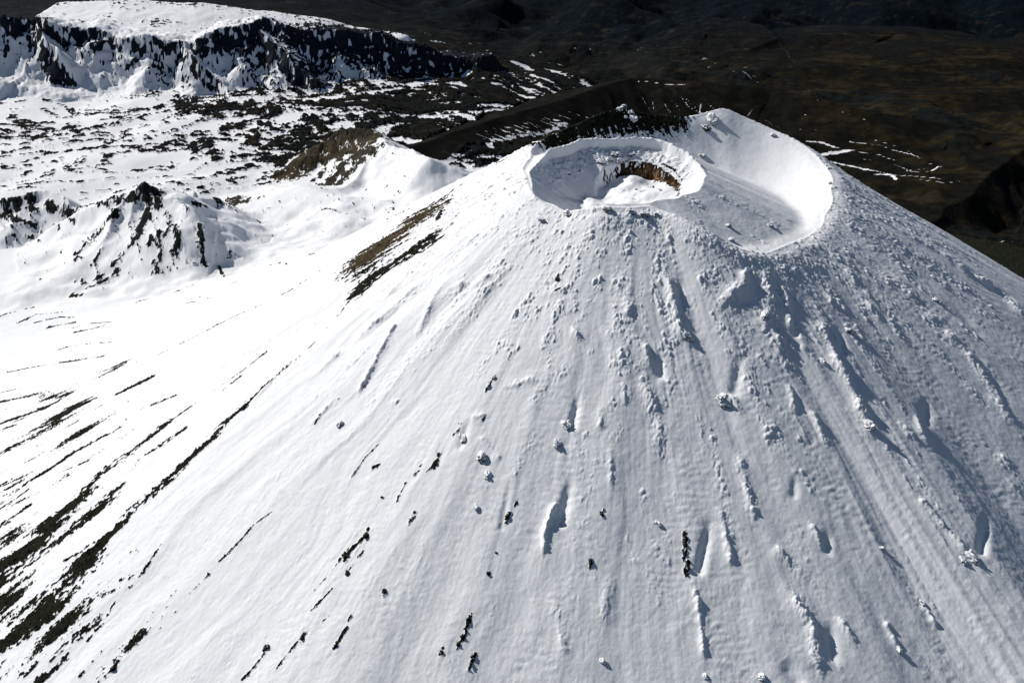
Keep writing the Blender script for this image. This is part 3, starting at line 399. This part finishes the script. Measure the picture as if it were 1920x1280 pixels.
zadd = np.where(COV < 1.2, np.clip(ex, -0.06, .9) * 15 * (0.35 + 0.65 * sstep(-.1, .5, COV)) + 1.5 * np.clip(ex, 0, 1) * n3, 0) * fade * plain
Zf[fi] += zadd + (.1 * n3 + 5 * soft(cx, cy, 420, 2)) * fade * np.where(plain, 1, .4)
SN[fi] = np.where(plain, f_, SN[fi])
del num, den, n1, xr, yr, wx, wy
vb = np.nonzero((Xf > -1500) & (Xf < 100) & (Yf > 2300) & (Yf < 3900))[0]
vq = sstep(-1500, -1300, Xf[vb]) * sstep(100, -100, Xf[vb]) * sstep(2300, 2450, Yf[vb]) * sstep(3900, 3600, Yf[vb])
Zf[vb] += vq * mix(1.0, .35, sstep(3000, 3300, Yf[vb])) * (8 * soft(Xf[vb], Yf[vb], 360, 0, 2.2) + 2.5 * soft(Xf[vb], Yf[vb], 120, 1, 2.2))
# dark hills keep snow only in the gullies
i8 = np.nonzero(RIDX == 8)[0]; SN[i8] = -1.5
far0 = np.nonzero((RIDX == 0) & (Yf > 8200))[0]; SN[far0] = -2
# cliffs
i4 = np.nonzero(RIDX == 4)[0]; x4 = Xf[i4]; y4 = Yf[i4]; dz = RALT[i4]
rightness = sstep(-1900, -1100, x4); nearf = NEAR[i4]
g4 = fbm(x4 * 1.0, (y4) * .22, 120, 1); g5 = fbm(x4, y4, 60, 2); g6 = np.abs(fbm(x4 * 1.1 + .3 * y4, y4 * .12, 70, 3))
up4 = sstep(170, 90, dz + 30 * soft(x4, y4, 200, 1) + mix(45, 0, rightness))
strata = np.sin((dz + 14 * soft(x4, y4, 160, 2)) * (2 * math.pi / 40)) * .45
rk_up = .78 + strata + .70 * fbm(x4, dz * 1.6, 110, 1) + .42 * g5
rib4 = 1 - 1.5 * np.abs(fbm(x4 * 1.3 + .35 * y4 + 18 * soft(x4, y4, 150, 0), y4 * .13, 95, 3))
rk_lo = -.05 + 1.1 * rib4 + .35 * rightness - (dz - 110) / mix(120, 300, rightness) + .35 * soft(x4, y4, 300, 1) + .42 * g5
rock4 = rk_up * up4 + rk_lo * (1 - up4) + rightness * .65 + .3 * sstep(-2150, -2400, x4)
SN[i4] = np.where(nearf > .4, 1.0 - rock4, 1.6 - 2.4 * sstep(-2380, -2520, x4) - 1.0 * rightness + .5 * g5 - .9 * sstep(-1300, -900, x4))
i5 = np.nonzero(RIDX == 5)[0]; x5 = Xf[i5]; y5 = Yf[i5]
SN[i5] = 1.25 - 0.5 * sstep(-1900, -1000, x5) * sstep(6000, 6500, y5) + .42 * fbm(x5, y5, 70, 2) + .3 * fbm(x5, y5, 500, 0)
# pinnacle and cinder hills: streaks running down
for rid_ in (6, 7):
    i6 = np.nonzero(RIDX == rid_)[0]; x6 = Xf[i6]; y6 = Yf[i6]
    SN[i6] = 1.5 + .42 * fbm(x6 + .45 * y6, y6 * .35, 55, 2) + .25 * fbm(x6, y6, 18, 1) - .25 * NEAR[i6] * (rid_ == 6)
# volcano
m_, vd, ve, vth, vr, vph, vw = INFO
vi = np.nonzero(m_)[0]; vx = Xf[vi]; vy = Yf[vi]; isV = (RIDX[vi] >= 1) & (RIDX[vi] <= 3)
arc = vth * 700.0
STRK = np.zeros(Xf.shape, np.float32)      # stroke strength for bare rock
def paint(arr, st, soft=1.0, sx=1.0):
    for P, w_, val in st:
        idx = near_poly(P, w_ * 4 + 6)
        if not len(idx): continue
        d, _, _, _ = seg_eval(P, Xf[idx], Yf[idx])
        # taper towards both ends is left to the noise
        arr[idx] = np.maximum(arr[idx], val - 0.75 * d / w_ * soft)
paint(STRK, sROCK); paint(STRK, sCRAT); paint(STRK, sBACK)
BR = np.zeros(Xf.shape, np.float32); paint(BR, sBROWN); TN = np.zeros(Xf.shape, np.float32); TN *= 0
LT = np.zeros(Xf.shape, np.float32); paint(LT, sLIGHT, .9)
GW = np.full(Xf.shape, -1.0, np.float32); paint(GW, sSNOW)
print('strokes', round(time.time() - T0, 1))
nz = np.zeros(Xf.shape, np.float32)
nz[vi] = np.where(ve < 0, .34 * fbm(vph * 120, Zf[vi] * 3.2, 40, 1) + .30 * fbm(vph * 120, Zf[vi] * 1.2, 12, 2), .42 * fbm(arc, vr * .16, 26, 1) + .30 * fbm(vx, vy, 14, 2))
o = np.nonzero(STRK > 0.02)[0]
nz2 = .36 * fbm(Xf[o] + Yf[o] * .3, Yf[o] * .5, 60, 1) + .24 * fbm(Xf[o], Yf[o], 18, 3)
onv = (RIDX[o] >= 1) & (RIDX[o] <= 3)
sn_o = 1.15 - 1.15 * STRK[o] + np.where(onv, nz[o], nz2) * 1.05
SN[o] = np.minimum(SN[o], sn_o)
# thin scatter of rocks low on the left of the cone
low = sstep(250, 800, vd) * sstep(math.radians(-95), math.radians(-125), vth) * (vd > 0)
sc_ = 1.9 - low * (.35 + .55 * fbm(arc, vr * .12, 60, 2)) - .35 * low * np.abs(fbm(vx, vy, 12, 0))
SN[vi] = np.where(isV, np.minimum(SN[vi], sc_), SN[vi])
di_ = -ve; rgt = sstep(-.1, .6, np.cos(vph - math.radians(35))); w1_ = 70 + (30 - 70) * rgt
thick = .25 + .75 * sstep(math.radians(95), math.radians(55), vph)
zw = (di_ - w1_ + 1.5 * fbm(vph * 120, di_ * 2, 20, 2)) / 9.0
wall = sstep(-.35, .0, zw - (1 - thick) * .5) * sstep(1.5, 1.15, zw) * sstep(.55, .8, rgt) * (ve < 0) * sstep(math.radians(-28), math.radians(-5), vph)
mott = .7 * fbm(vph * 55, zw * 40, 24, 1) + .5 * fbm(vph * 130, zw * 12, 14, 2)
wallr = wall * (1.15 + .38 * mott - .5 * sstep(math.radians(72), math.radians(95), vph) * (1 + mott * .5) - .55 * sstep(math.radians(28), math.radians(8), vph) * (1 + .8 * mott))
SN[vi] = np.where((wall > .01) & isV, np.minimum(SN[vi], 1.3 - 1.15 * wallr), SN[vi])
tanw = wall * sstep(.30, .42, zw + .07 * mott) * sstep(.80, .66, zw + .07 * mott) * sstep(math.radians(12), math.radians(20), vph) * sstep(math.radians(80), math.radians(72), vph)
brw = wall * sstep(math.radians(5), math.radians(20), vph)
o = np.nonzero(GW > 0)[0]
SN[o] = np.maximum(SN[o], .1 + GW[o] * .8 + .22 * fbm(Xf[o], Yf[o], 60, 2))
lowr = isV & (vx > 300) & (Zf[vi] < 400) & (vd > 500)
SN[vi] = np.where(lowr, np.minimum(SN[vi], (Zf[vi] - 300) / 40 + .6 * fbm(vx, vy, 120, 2)), SN[vi])
# --- relief of the cone
M = np.zeros(Xf.shape, np.float32); H = np.zeros(Xf.shape, np.float32)
for P, w_, h in sRIBS:
    if h < 0:      # rime without a rib under it
        idx = near_poly(P, w_ * 3); d, _, _, _ = seg_eval(P, Xf[idx], Yf[idx]); M[idx] = np.maximum(M[idx], np.exp(-(d / w_) ** 2) * (-h / 5)); continue
    idx = near_poly(P, w_ * 6); d, _, side, al = seg_eval(P, Xf[idx], Yf[idx])
    Lt = np.sum(np.hypot(np.diff(P[:, 0]), np.diff(P[:, 1]))); env = np.minimum(sstep(-1, w_ * 3, al + .1), sstep(Lt + 1, Lt - w_ * 3, al)) * (.8 + .25 * band(Xf[idx], Yf[idx], 34, 2)) + .12
    H[idx] = np.maximum(H[idx], h * env * (.42 * np.exp(-(d / w_) ** 2) + .22 * np.exp(-(d / (2.6 * w_)) ** 2))); M[idx] = np.maximum(M[idx], np.exp(-(d / (1.5 * w_)) ** 2) * min(1.1, h / 5) * np.clip(env + .1, 0, 1))
for P, w_, h in sSCOOP:
    w_ = w_ * 1.5
    idx = near_poly(P, w_ * 4); d, _, side, al = seg_eval(P, Xf[idx], Yf[idx]); Lt = np.sum(np.hypot(np.diff(P[:, 0]), np.diff(P[:, 1])))
    H[idx] -= h * .62 * np.exp(-(d / w_) ** 2) * sstep(0, Lt * .7 + 1, al + 4)
Hv = H[vi]; Mv = M[vi]; del H
fl = (vd > 0) & (ve > 0)
inb = (vd <= 0) & (ve > 0)
frontness = sstep(math.radians(-150), math.radians(-110), vth) * 1.0
dens = fbm(arc, vr * .22, 130, 0)                                    # long bands of lumps
patch_ = sstep(-.7, 1.0, fbm(arc, vr * .7, 42, 2, 9.0))
Mb = sstep(.25, 1.3, dens + .9 * np.exp(-((vd - 25) / 45) ** 2) + .35 * np.exp(-vd / 260)) * fl
Mb = Mb * (.15 + .85 * sstep(560, 120, vd)) * (.2 + .8 * patch_)
bowlM = .5 * sstep(.6, 1.6, fbm(vx, vy, 90, 2)) * inb * sstep(1450, 1300, vy)
innM = (ve < 0) * (.9 * sstep(math.radians(20), math.radians(50), np.abs(vph)) * 0 + .8 * sstep(-45, -25, ve) * sstep(-.2, .3, np.sin(vph)) + .12)
Mt = np.clip(np.maximum(Mv, .85 * Mb) + bowlM + innM + .05 * fl * sstep(500, 100, vd), 0, 1.3)
ax_ = arc * .45 + 1.0; b1 = np.abs(band(vx, vy, 15, 0)); b2 = np.abs(band(arc * .75, vr * .5, 6.5, 1)); b3 = np.abs(band(arc * .75, vr * .6, 3.8, 2))
mixs = sstep(-1, 1.2, fbm(vx, vy, 55, 3, 6.0))
lumps = 1.1 * b1 * mixs + .95 * b2 * (.45 + .55 * mixs) + .55 * b3 - .8
edgeW = drop([(1000, 600), (870, 830), (640, 1080)]); th0 = float(np.mean(capsule(edgeW[:, 0], edgeW[:, 1])[1])); print('edge at', th0)
facet = 16 * sstep(20, 500, vd) * np.exp(-np.sqrt(((vth - th0) / .16) ** 2 + .02)) * fl
arw = arc + 9 * soft(vx, vy, 220, 2, 6.0)
flute = mix(1.0, .5, np.exp(-((vth + 1.0) / .5) ** 2)) * (.62 * soft(arw, vr * .12, 75, 0, 4.0) + .20 * soft(arw, vr * .10, 26, 1, 5.0) + .08 * soft(arw, vr * .07, 11, 2, 7.0) * sstep(-.5, 1, soft(arc, vr * .3, 150, 1))) * sstep(20, 160, vd) * fl
rib_macro = facet + (1 - .65 * np.exp(-((vth + .98) / .45) ** 2)) * (flute + (1.6 * soft(arc, vr * .3, 220, 1, 2.0) + .45 * soft(arc, vr * .16, 60, 2, 1.0) + .035 * fbm(arc, vr * .05, 9, 3)) * sstep(5, 160, vd) * fl)
tex = .03 * fbm(vx, vy, 9, 2, 4.0) + .16 * fbm(vx, vy, 60, 3, 2.0)
sas = .12 * band(vx * .35 + 2.5 * fbm(vx, vy, 70, 1) , vr, 8, 2) * sstep(.0, 1.0, fbm(arc, vr * .4, 160, 3, 5.0)) * fl
roughrock = (ve > 0) * np.clip(.8 - SN[vi], 0, 1) * (1.3 * np.abs(fbm(vx, vy, 12, 1)) + .2)
zv = Hv * 1.15 + Mt * 1.05 * lumps + rib_macro + tex + sas + roughrock
Zf[vi] += zv * np.where(isV, vw, 0)
# rim cornice on the far side of the crater
cor = np.exp(-((ve - 3) / 4.0) ** 2) * sstep(.1, .6, np.sin(vph)); Zf[vi] += cor * (3.4 + .8 * b1)
# the pile of rime lying against the far wall and rime around the summit
del b1, b2, b3, rib_macro, tex, sas
# relief of the other rock
oth = np.nonzero(((RIDX >= 4) & (RIDX <= 7)) & (Yf < 7500))[0]
xo = Xf[oth]; yo = Yf[oth]; rk = np.clip(1.0 - SN[oth], 0, 1.0)
sc4 = np.where(RIDX[oth] == 4, 1.7, np.where(RIDX[oth] == 6, 1.3, 1.0))
Zf[oth] += rk * sc4 * (2.2 * np.abs(fbm(xo, yo, 70, 2)) + 1.2 * np.abs(fbm(xo, yo, 22, 1)))
print('relief', round(time.time() - T0, 1))
# --- colour of bare ground
COL = np.empty((len(Xf), 3), np.float32); COL[:] = (.012, .012, .009)
def setc(mask, c): COL[mask] = c
COL[vi[isV]] = (.011, .012, .008)
xg = Xf; 
b_ = (RIDX == 0) | (RIDX == 8)
bi = np.nonzero(b_)[0]; bx = Xf[bi]; by = Yf[bi]
n_ = fbm(bx, by, 900, 2); n4 = fbm(bx * .6, by, 240, 1); rt = sstep(700, 2200, bx - .1 * (by - 4000)); fr = sstep(6800, 9000, by)
lava = np.array([.0060, .0075, .0070]); smooth = np.array([.0085, .0075, .0055]); tuss = np.array([.0175, .0130, .0052]); hazy_forest = np.array([.0010, .0030, .0050])  # far bush tone has the blue of distant haze painted in
A = sstep(-.2, .9, n4 + .4 * n_)[:, None]
c_ = lava * (1 - A) + smooth * A
B = (rt * sstep(-.3, 1.3, n_ * .8 + n4 * .7))[:, None]; c_ = c_ * (1 - B) + tuss * B
c_[RIDX[bi] == 8] = (mix(np.array([.0052, .0052, .0040]), tuss * .85, B[RIDX[bi] == 8] * .9))
F = np.clip(fr + .35 * n4 * fr * (1 - fr) * 4, 0, 1)[:, None]; c_ = c_ * (1 - F) + hazy_forest * F
P_ = (sstep(1.1, 1.8, n4 + .5 * n_) * (1 - sstep(9000, 12000, by)))[:, None] * .5; c_ = c_ * (1 - P_) + np.array([.021, .017, .012]) * P_
COL[bi] = c_
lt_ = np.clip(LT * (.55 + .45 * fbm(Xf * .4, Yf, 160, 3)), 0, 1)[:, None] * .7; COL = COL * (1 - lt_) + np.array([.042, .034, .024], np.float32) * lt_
COL[RIDX == 4] = (.012, .015, .020); COL[RIDX == 5] = (.03, .03, .03); COL[RIDX == 6] = (.012, .015, .013); COL[RIDX == 7] = (.030, .026, .020)
B = np.clip(BR * 1.6, 0, 1)[:, None]; COL = COL * (1 - B) + np.array([.052, .040, .024], np.float32) * B
B = np.clip(TN * 1.8 - .5 + .55 * fbm(Xf * .3, Zf * 2.5, 22, 1) * (TN > 0), 0, 1)[:, None]; COL = COL * (1 - B) + np.array([.19, .105, .055], np.float32) * B
COL[vi] = COL[vi] * (1 - .8 * brw[:, None]) + np.array([.030, .018, .010]) * .8 * brw[:, None]
tw = np.clip(tanw * (.8 + .25 * mott), 0, 1)[:, None]; COL[vi] = COL[vi] * (1 - tw) + np.array([.20, .115, .06]) * tw
COL = COL.astype(np.float32)

# ------------------------------------------------------------------ materials
def newmat(name):
    m = bpy.data.materials.new(name); m.use_nodes = True; t = m.node_tree
    return m, t, t.nodes['Principled BSDF']
def N(t, ty, **kw):
    n = t.nodes.new(ty)
    for k_, v_ in kw.items():
        if k_ in ('op', 'operation'): n.operation = v_
        elif hasattr(n, k_) and k_ not in ('Scale',): setattr(n, k_, v_)
        else: n.inputs[k_].default_value = v_
    return n
def land_mat(name, scale, amp, edge, bump):
    m, t, b = newmat(name); L = t.links.new
    at = N(t, 'ShaderNodeAttribute'); at.attribute_name = 'snow'
    co = N(t, 'ShaderNodeAttribute'); co.attribute_name = 'bare'
    g = N(t, 'ShaderNodeNewGeometry')
    n1 = N(t, 'ShaderNodeTexNoise', Scale=scale, Detail=5.0, Roughness=.6); L(g.outputs['Position'], n1.inputs['Vector'])
    s = N(t, 'ShaderNodeMath', op='SUBTRACT'); L(n1.outputs['Fac'], s.inputs[0]); s.inputs[1].default_value = .5
    a = N(t, 'ShaderNodeMath', op='MULTIPLY_ADD'); L(s.outputs[0], a.inputs[0]); a.inputs[1].default_value = amp; L(at.outputs['Fac'], a.inputs[2])
    r = N(t, 'ShaderNodeMapRange'); L(a.outputs[0], r.inputs[0]); r.inputs[1].default_value = .5 - edge; r.inputs[2].default_value = .5 + edge
    n2 = N(t, 'ShaderNodeTexNoise', Scale=scale * .35, Detail=6.0, Roughness=.65); L(g.outputs['Position'], n2.inputs['Vector'])
    v = N(t, 'ShaderNodeMapRange'); L(n2.outputs['Fac'], v.inputs[0]); v.inputs[1].default_value = .3; v.inputs[2].default_value = .7; v.inputs[3].default_value = .45; v.inputs[4].default_value = 2.0
    mu = N(t, 'ShaderNodeVectorMath', op='SCALE'); L(co.outputs['Color'], mu.inputs[0]); L(v.outputs[0], mu.inputs['Scale'])
    sc2 = N(t, 'ShaderNodeMapRange'); L(n2.outputs['Fac'], sc2.inputs[0]); sc2.inputs[3].default_value = .90; sc2.inputs[4].default_value = 1.05
    sv = N(t, 'ShaderNodeVectorMath', op='SCALE'); sv.inputs[0].default_value = (.86, .872, .89); L(sc2.outputs[0], sv.inputs['Scale'])
    mx = N(t, 'ShaderNodeMix', data_type='RGBA'); L(r.outputs[0], mx.inputs[0]); L(mu.outputs[0], mx.inputs[6]); L(sv.outputs[0], mx.inputs[7])
    L(mx.outputs[2], b.inputs['Base Color'])
    b.inputs['Specular IOR Level'].default_value = .03
    ro = N(t, 'ShaderNodeMapRange'); L(r.outputs[0], ro.inputs[0]); ro.inputs[3].default_value = .95; ro.inputs[4].default_value = .65; L(ro.outputs[0], b.inputs['Roughness'])
    n3 = N(t, 'ShaderNodeTexNoise', Scale=scale * 1.6, Detail=4.0, Roughness=.6); L(g.outputs['Position'], n3.inputs['Vector'])
    bu = N(t, 'ShaderNodeBump', Distance=bump); bs = N(t, 'ShaderNodeMapRange'); L(r.outputs[0], bs.inputs[0]); bs.inputs[3].default_value = 1.0; bs.inputs[4].default_value = .07; L(bs.outputs[0], bu.inputs['Strength']); L(n3.outputs['Fac'], bu.inputs['Height']); L(bu.outputs[0], b.inputs['Normal'])
    return m
M_CONE = land_mat('snow_and_lava_rock', .22, .55, .07, .9)
M_HILL = land_mat('hill_snow_and_rock', .09, .7, .10, 2.0)
M_FAR = land_mat('plain_snow_and_lava', .05, .6, .12, 3.0)

# ------------------------------------------------------------------ cut the fan into named pieces of land
def piece(name, mask_q, mat, label, parent=None):
    q = np.nonzero(mask_q)[0]
    if not len(q): print('EMPTY', name); return None
    r_ = q // (NA - 1); c_ = q % (NA - 1); i0 = r_ * NA + c_
    F4 = np.stack([i0, i0 + 1, i0 + NA + 1, i0 + NA], 1)
    used = np.zeros(len(Xf), bool); used[F4.ravel()] = True
    rem = np.cumsum(used) - 1; vidx = np.nonzero(used)[0]; F4 = rem[F4].astype(np.int32)
    me = bpy.data.meshes.new(name); nv = len(vidx); nf = len(F4)
    me.vertices.add(nv); me.loops.add(nf * 4); me.polygons.add(nf)
    co = np.stack([Xf[vidx], Yf[vidx], Zf[vidx]], 1).astype(np.float32)
    me.vertices.foreach_set('co', co.ravel()); me.loops.foreach_set('vertex_index', F4.ravel()[::1])
    me.polygons.foreach_set('loop_start', np.arange(0, nf * 4, 4, dtype=np.int32))
    me.polygons.foreach_set('use_smooth', np.ones(nf, bool))
    me.update()
    at = me.attributes.new('snow', 'FLOAT', 'POINT'); at.data.foreach_set('value', SN[vidx].astype(np.float32))
    ac = me.attributes.new('bare', 'FLOAT_COLOR', 'POINT'); ac.data.foreach_set('color', np.hstack([COL[vidx], np.ones((nv, 1), np.float32)]).ravel())
    me.materials.append(mat)
    o = bpy.data.objects.new(name, me); sc.collection.objects.link(o)
    if parent is None: o['kind'] = 'structure'; o['label'] = label
    else: o.parent = parent; o['label'] = label
    return o
RG = RIDX.reshape(shape)[:-1, :-1].ravel()
xq = X[:-1, :-1].ravel(); yq = Y[:-1, :-1].ravel()
vol = piece('volcano', RG == 1, M_CONE, 'huge steep cone volcano covered in white snow, filling the foreground')
piece('outer_crater', RG == 2, M_CONE, 'smooth snow bowl between the crater and the outer rim', vol)
piece('inner_crater', RG == 3, M_CONE, 'deep round crater with a shaded snow floor and a tan rock wall', vol)
piece('cliff', RG == 4, M_HILL, 'long dark cliff wall with snow gullies behind the lava field')
piece('snow_plateau', RG == 5, M_HILL, 'white plateau above and behind the dark cliff wall')
piece('hill', RG == 6, M_HILL, 'snowy hill with a dark rocky peak and cliff band, left of the volcano')
piece('hill', RG == 7, M_HILL, 'hill with a bare brown face and a smooth snow back, left of the volcano')
piece('hill', (RG == 8) & (xq - .12 * (yq - 5000) < 1500) & (yq < 6400), M_FAR, 'long smooth dark hill with snow gullies right behind the volcano summit')
piece('hills', (RG == 8) & ~((xq - .12 * (yq - 5000) < 1500) & (yq < 6400)), M_FAR, 'low brown hills at the far right beyond the volcano')
piece('ground', RG == 0, M_FAR, 'wide plain of lava flows, partly under snow, and dark bush land beyond')
print('land', round(time.time() - T0, 1))

# ------------------------------------------------------------------ rocks that stand on the slopes
AZ0, AZS = AZ[0], AZ[1] - AZ[0]; lnR = np.log(RR)
ZG2 = Zf.reshape(shape)
def land_z(x, y):
    a = (math.atan2(x, y) - AZ0) / AZS; r = math.hypot(x, y); i = min(max(int(np.searchsorted(RR, r)) - 1, 0), NR - 2)
    j = min(max(int(a), 0), NA - 2); fa = a - j; fr_ = (r - RR[i]) / (RR[i + 1] - RR[i])
    return float((ZG2[i, j] * (1 - fa) + ZG2[i, j + 1] * fa) * (1 - fr_) + (ZG2[i + 1, j] * (1 - fa) + ZG2[i + 1, j + 1] * fa) * fr_)
def rock_mat(name, cover, col):
    m, t, b = newmat(name); L = t.links.new
    g = N(t, 'ShaderNodeNewGeometry'); sp = N(t, 'ShaderNodeSeparateXYZ'); L(g.outputs['Normal'], sp.inputs[0])
    tc = N(t, 'ShaderNodeTexCoord')
    n1 = N(t, 'ShaderNodeTexNoise', Scale=.55, Detail=5.0, Roughness=.65); L(tc.outputs['Object'], n1.inputs['Vector'])
    a = N(t, 'ShaderNodeMath', op='MULTIPLY_ADD'); L(n1.outputs['Fac'], a.inputs[0]); a.inputs[1].default_value = 2.2; a.inputs[2].default_value = -1.1 + cover
    a2 = N(t, 'ShaderNodeMath', op='MULTIPLY_ADD'); L(sp.outputs['Z'], a2.inputs[0]); a2.inputs[1].default_value = .9; L(a.outputs[0], a2.inputs[2])
    r = N(t, 'ShaderNodeMapRange'); L(a2.outputs[0], r.inputs[0]); r.inputs[1].default_value = .45; r.inputs[2].default_value = .6
    n2 = N(t, 'ShaderNodeTexNoise', Scale=.9, Detail=5.0); L(tc.outputs['Object'], n2.inputs['Vector'])
    v = N(t, 'ShaderNodeMapRange'); L(n2.outputs['Fac'], v.inputs[0]); v.inputs[1].default_value = .3; v.inputs[2].default_value = .7; v.inputs[3].default_value = .5; v.inputs[4].default_value = 1.6
    mu = N(t, 'ShaderNodeVectorMath', op='SCALE'); mu.inputs[0].default_value = col; L(v.outputs[0], mu.inputs['Scale'])
    mx = N(t, 'ShaderNodeMix', data_type='RGBA'); L(r.outputs[0], mx.inputs[0]); L(mu.outputs[0], mx.inputs[6]); mx.inputs[7].default_value = (.85, .865, .885, 1)
    L(mx.outputs[2], b.inputs['Base Color']); b.inputs['Roughness'].default_value = .8; b.inputs['Specular IOR Level'].default_value = .08
    bu = N(t, 'ShaderNodeBump', Strength=.8, Distance=.5); L(n2.outputs['Fac'], bu.inputs['Height']); L(bu.outputs[0], b.inputs['Normal'])
    return m
M_DARK = rock_mat('bare_dark_rock', -.55, (.013, .014, .009)); M_RIME = rock_mat('rime_covered_rock', .42, (.02, .02, .016)); M_HALF = rock_mat('half_iced_rock', -.05, (.013, .014, .011))
import bmesh
rsd = np.random.RandomState(99)
def rock_mesh(name, sx, sy, sz, style):
    """a craggy lump: icosphere pushed by ridged and puffy noise, its foot below ground"""
    bm = bmesh.new(); bmesh.ops.create_icosphere(bm, subdivisions=4, radius=1.0)
    co = np.array([v.co for v in bm.verts]); o = rsd.rand() * 40
    def n3(L, k): return (soft(co[:, 0] + .7 * co[:, 2] + o, co[:, 1] - .6 * co[:, 2], L, k) + soft(co[:, 2] * 1.1 - o, co[:, 0] * .8 + co[:, 1], L, (k + 1) % 3)) * .7
    if style == 'crag': d = .34 * n3(2.4, 0) + .20 * (1 - 2 * np.abs(n3(1.1, 1))) + .10 * n3(.5, 2)
    else: d = .26 * n3(2.4, 0) + .30 * (np.abs(n3(1.3, 1)) - .5) + .14 * np.abs(n3(.7, 2))
    co = co * (1 + np.clip(d, -.5, .8))[:, None]
    if style == 'crag': co[:, 2] = np.where(co[:, 2] > 0, co[:, 2] * (1 + .25 * np.sign(n3(1.6, 2))), co[:, 2])
    co *= np.array([sx, sy, sz])
    for v, c in zip(bm.verts, co): v.co = c
    for f in bm.faces: f.smooth = True
    me = bpy.data.meshes.new(name); bm.to_mesh(me); bm.free(); return me
def rock(u, v, wpx, hpx, style, mat, name, label, cat, group=None, yaw=0.0, sink=.25, flat=None):
    p = drop([(u, v)])[0]
    dep = p[1] * math.cos(PITCH) + (CAMZ - p[2]) * math.sin(PITCH); m = dep / FPX
    e = 4.0; gx = (land_z(p[0] + e, p[1]) - land_z(p[0] - e, p[1])) / (2 * e); gy = (land_z(p[0], p[1] + e) - land_z(p[0], p[1] - e)) / (2 * e)
    n = Vector((-gx, -gy, 1.0)).normalized(); dn = Vector((-gx, -gy, -(gx * gx + gy * gy))).normalized()   # dn points down the slope
    if flat is None: flat = .55 if style == 'crag' else .8
    sx = wpx * m; sy = hpx * m * 1.1; sz = min(sx, sy) * flat
    me = rock_mesh(name, sx, sy, sz, style); me.materials.append(mat)
    o = bpy.data.objects.new(name, me); sc.collection.objects.link(o)
    side = dn.cross(n); M3 = Matrix((side, dn, n)).transposed() @ Matrix.Rotation((yaw - 3) * .12, 3, 'Z')
    o.matrix_world = Matrix.Translation(Vector((p[0], p[1], land_z(p[0], p[1]))) + n * sz * sink) @ M3.to_4x4()
    o['label'] = label; o['category'] = cat
    if group: o['group'] = group
    return o
GI = 'iced rocks on the cone'; GD = 'bare dark rocks poking out of the snow'; GR = 'iced boulders along the crater rim'
for u, v, w_, h_, lab, st in KNOB:
    if w_: rock(u, v, w_ * .85, h_ * .85, st, M_RIME, 'iced_rock', lab, 'iced rock', GI, rsd.rand() * 6)
for u, v, w_, h_, lab in CRAG: rock(u, v, w_ * .72, h_ * .72, 'crag', M_HALF if 'grey' in lab else M_DARK, 'rock_crag', lab, 'rock crag', GD, rsd.rand() * 6, .1)
RIM = [
 (1064, 401, 7, 6, 'iced boulder just below the lowest notch of the crater rim'), (1137, 396, 8, 8, 'largest iced boulder under the near crater rim'), (1184, 400, 6, 6, 'iced boulder under the near crater rim, between two bigger ones'), (1207, 406, 8, 6, 'broad iced boulder under the near crater rim, right of the others'),
 (1271, 366, 5, 5, 'single round boulder sitting on the right shoulder of the crater rim'), (1230, 405, 4, 6, 'small upright iced boulder right of the group under the crater rim'), (1014, 412, 8, 5, 'low iced boulder on the left slope under the crater rim'),
 (1372, 451, 5, 5, 'iced boulder on the low front lip of the snow bowl'), (1557, 344, 4, 4, 'small iced boulder on the right rim of the snow bowl'), (1316, 293, 6, 4, 'small pale boulder on snow between the crater and the peak'), (1450, 254, 4, 4, 'small iced boulder on the skyline right of the peak'),
 (1444, 423, 4, 5, 'small iced boulder inside the snow bowl, low on the right'), (1366, 424, 4, 4, 'small iced boulder inside the snow bowl, low on the left'),
]
for u, v, w_, h_, lab in RIM: rock(u, v, w_ * .85, h_ * .75, 'puff', M_RIME, 'rim_boulder', lab, 'boulder', GR, rsd.rand() * 6)
rock(1336, 226, 9, 10, 'crag', M_RIME, 'ice_crag', 'big blue-white iced crag just below the highest peak', 'ice crag', None, 3, .1, .5)
rock(1321, 239, 7, 9, 'crag', M_HALF, 'ice_crag', 'smaller half-iced crag leaning on the big one below the peak', 'ice crag', None, 3, .1, .5)
MND = [(1151, 291, 10, 9, 'tallest rime mound leaning on the far crater wall'), (1143, 300, 6, 5, 'rime mound at the left foot of the tallest one in the crater'), (1186, 290, 7, 6, 'rounded rime mound right of the tallest one, on the crater wall'), (1165, 301, 9, 6, 'rime mound in front of the two higher ones on the crater wall'), (1126, 303, 9, 5, 'low rime mound at the left end of the row on the crater wall')]
for u, v, w_, h_, lab in MND: rock(u, v, w_ * .8, h_ * .8, 'puff', M_RIME, 'rime_mound', lab, 'rime mound', 'rime mounds on the far crater wall', rsd.rand() * 6, -.05)
BK = [(1170, 203, 5, 4, 'white rime cap on the very top of the dark rear rim'), (1162, 207, 5, 3, 'white rime patch just left of the top of the dark rear rim'), (1182, 215, 4, 4, 'white rime lump below the top of the dark rear rim'), (1188, 226, 6, 5, 'largest white rime lump on the face of the dark rear rim'), (1172, 221, 3, 3, 'small white rime lump on the face of the dark rear rim')]
for u, v, w_, h_, lab in BK: rock(u, v, w_, h_, 'puff', M_RIME, 'rime_lump', lab, 'rime lump', 'rime lumps on the dark rear rim', rsd.rand() * 6, .1)
print('rocks', round(time.time() - T0, 1))
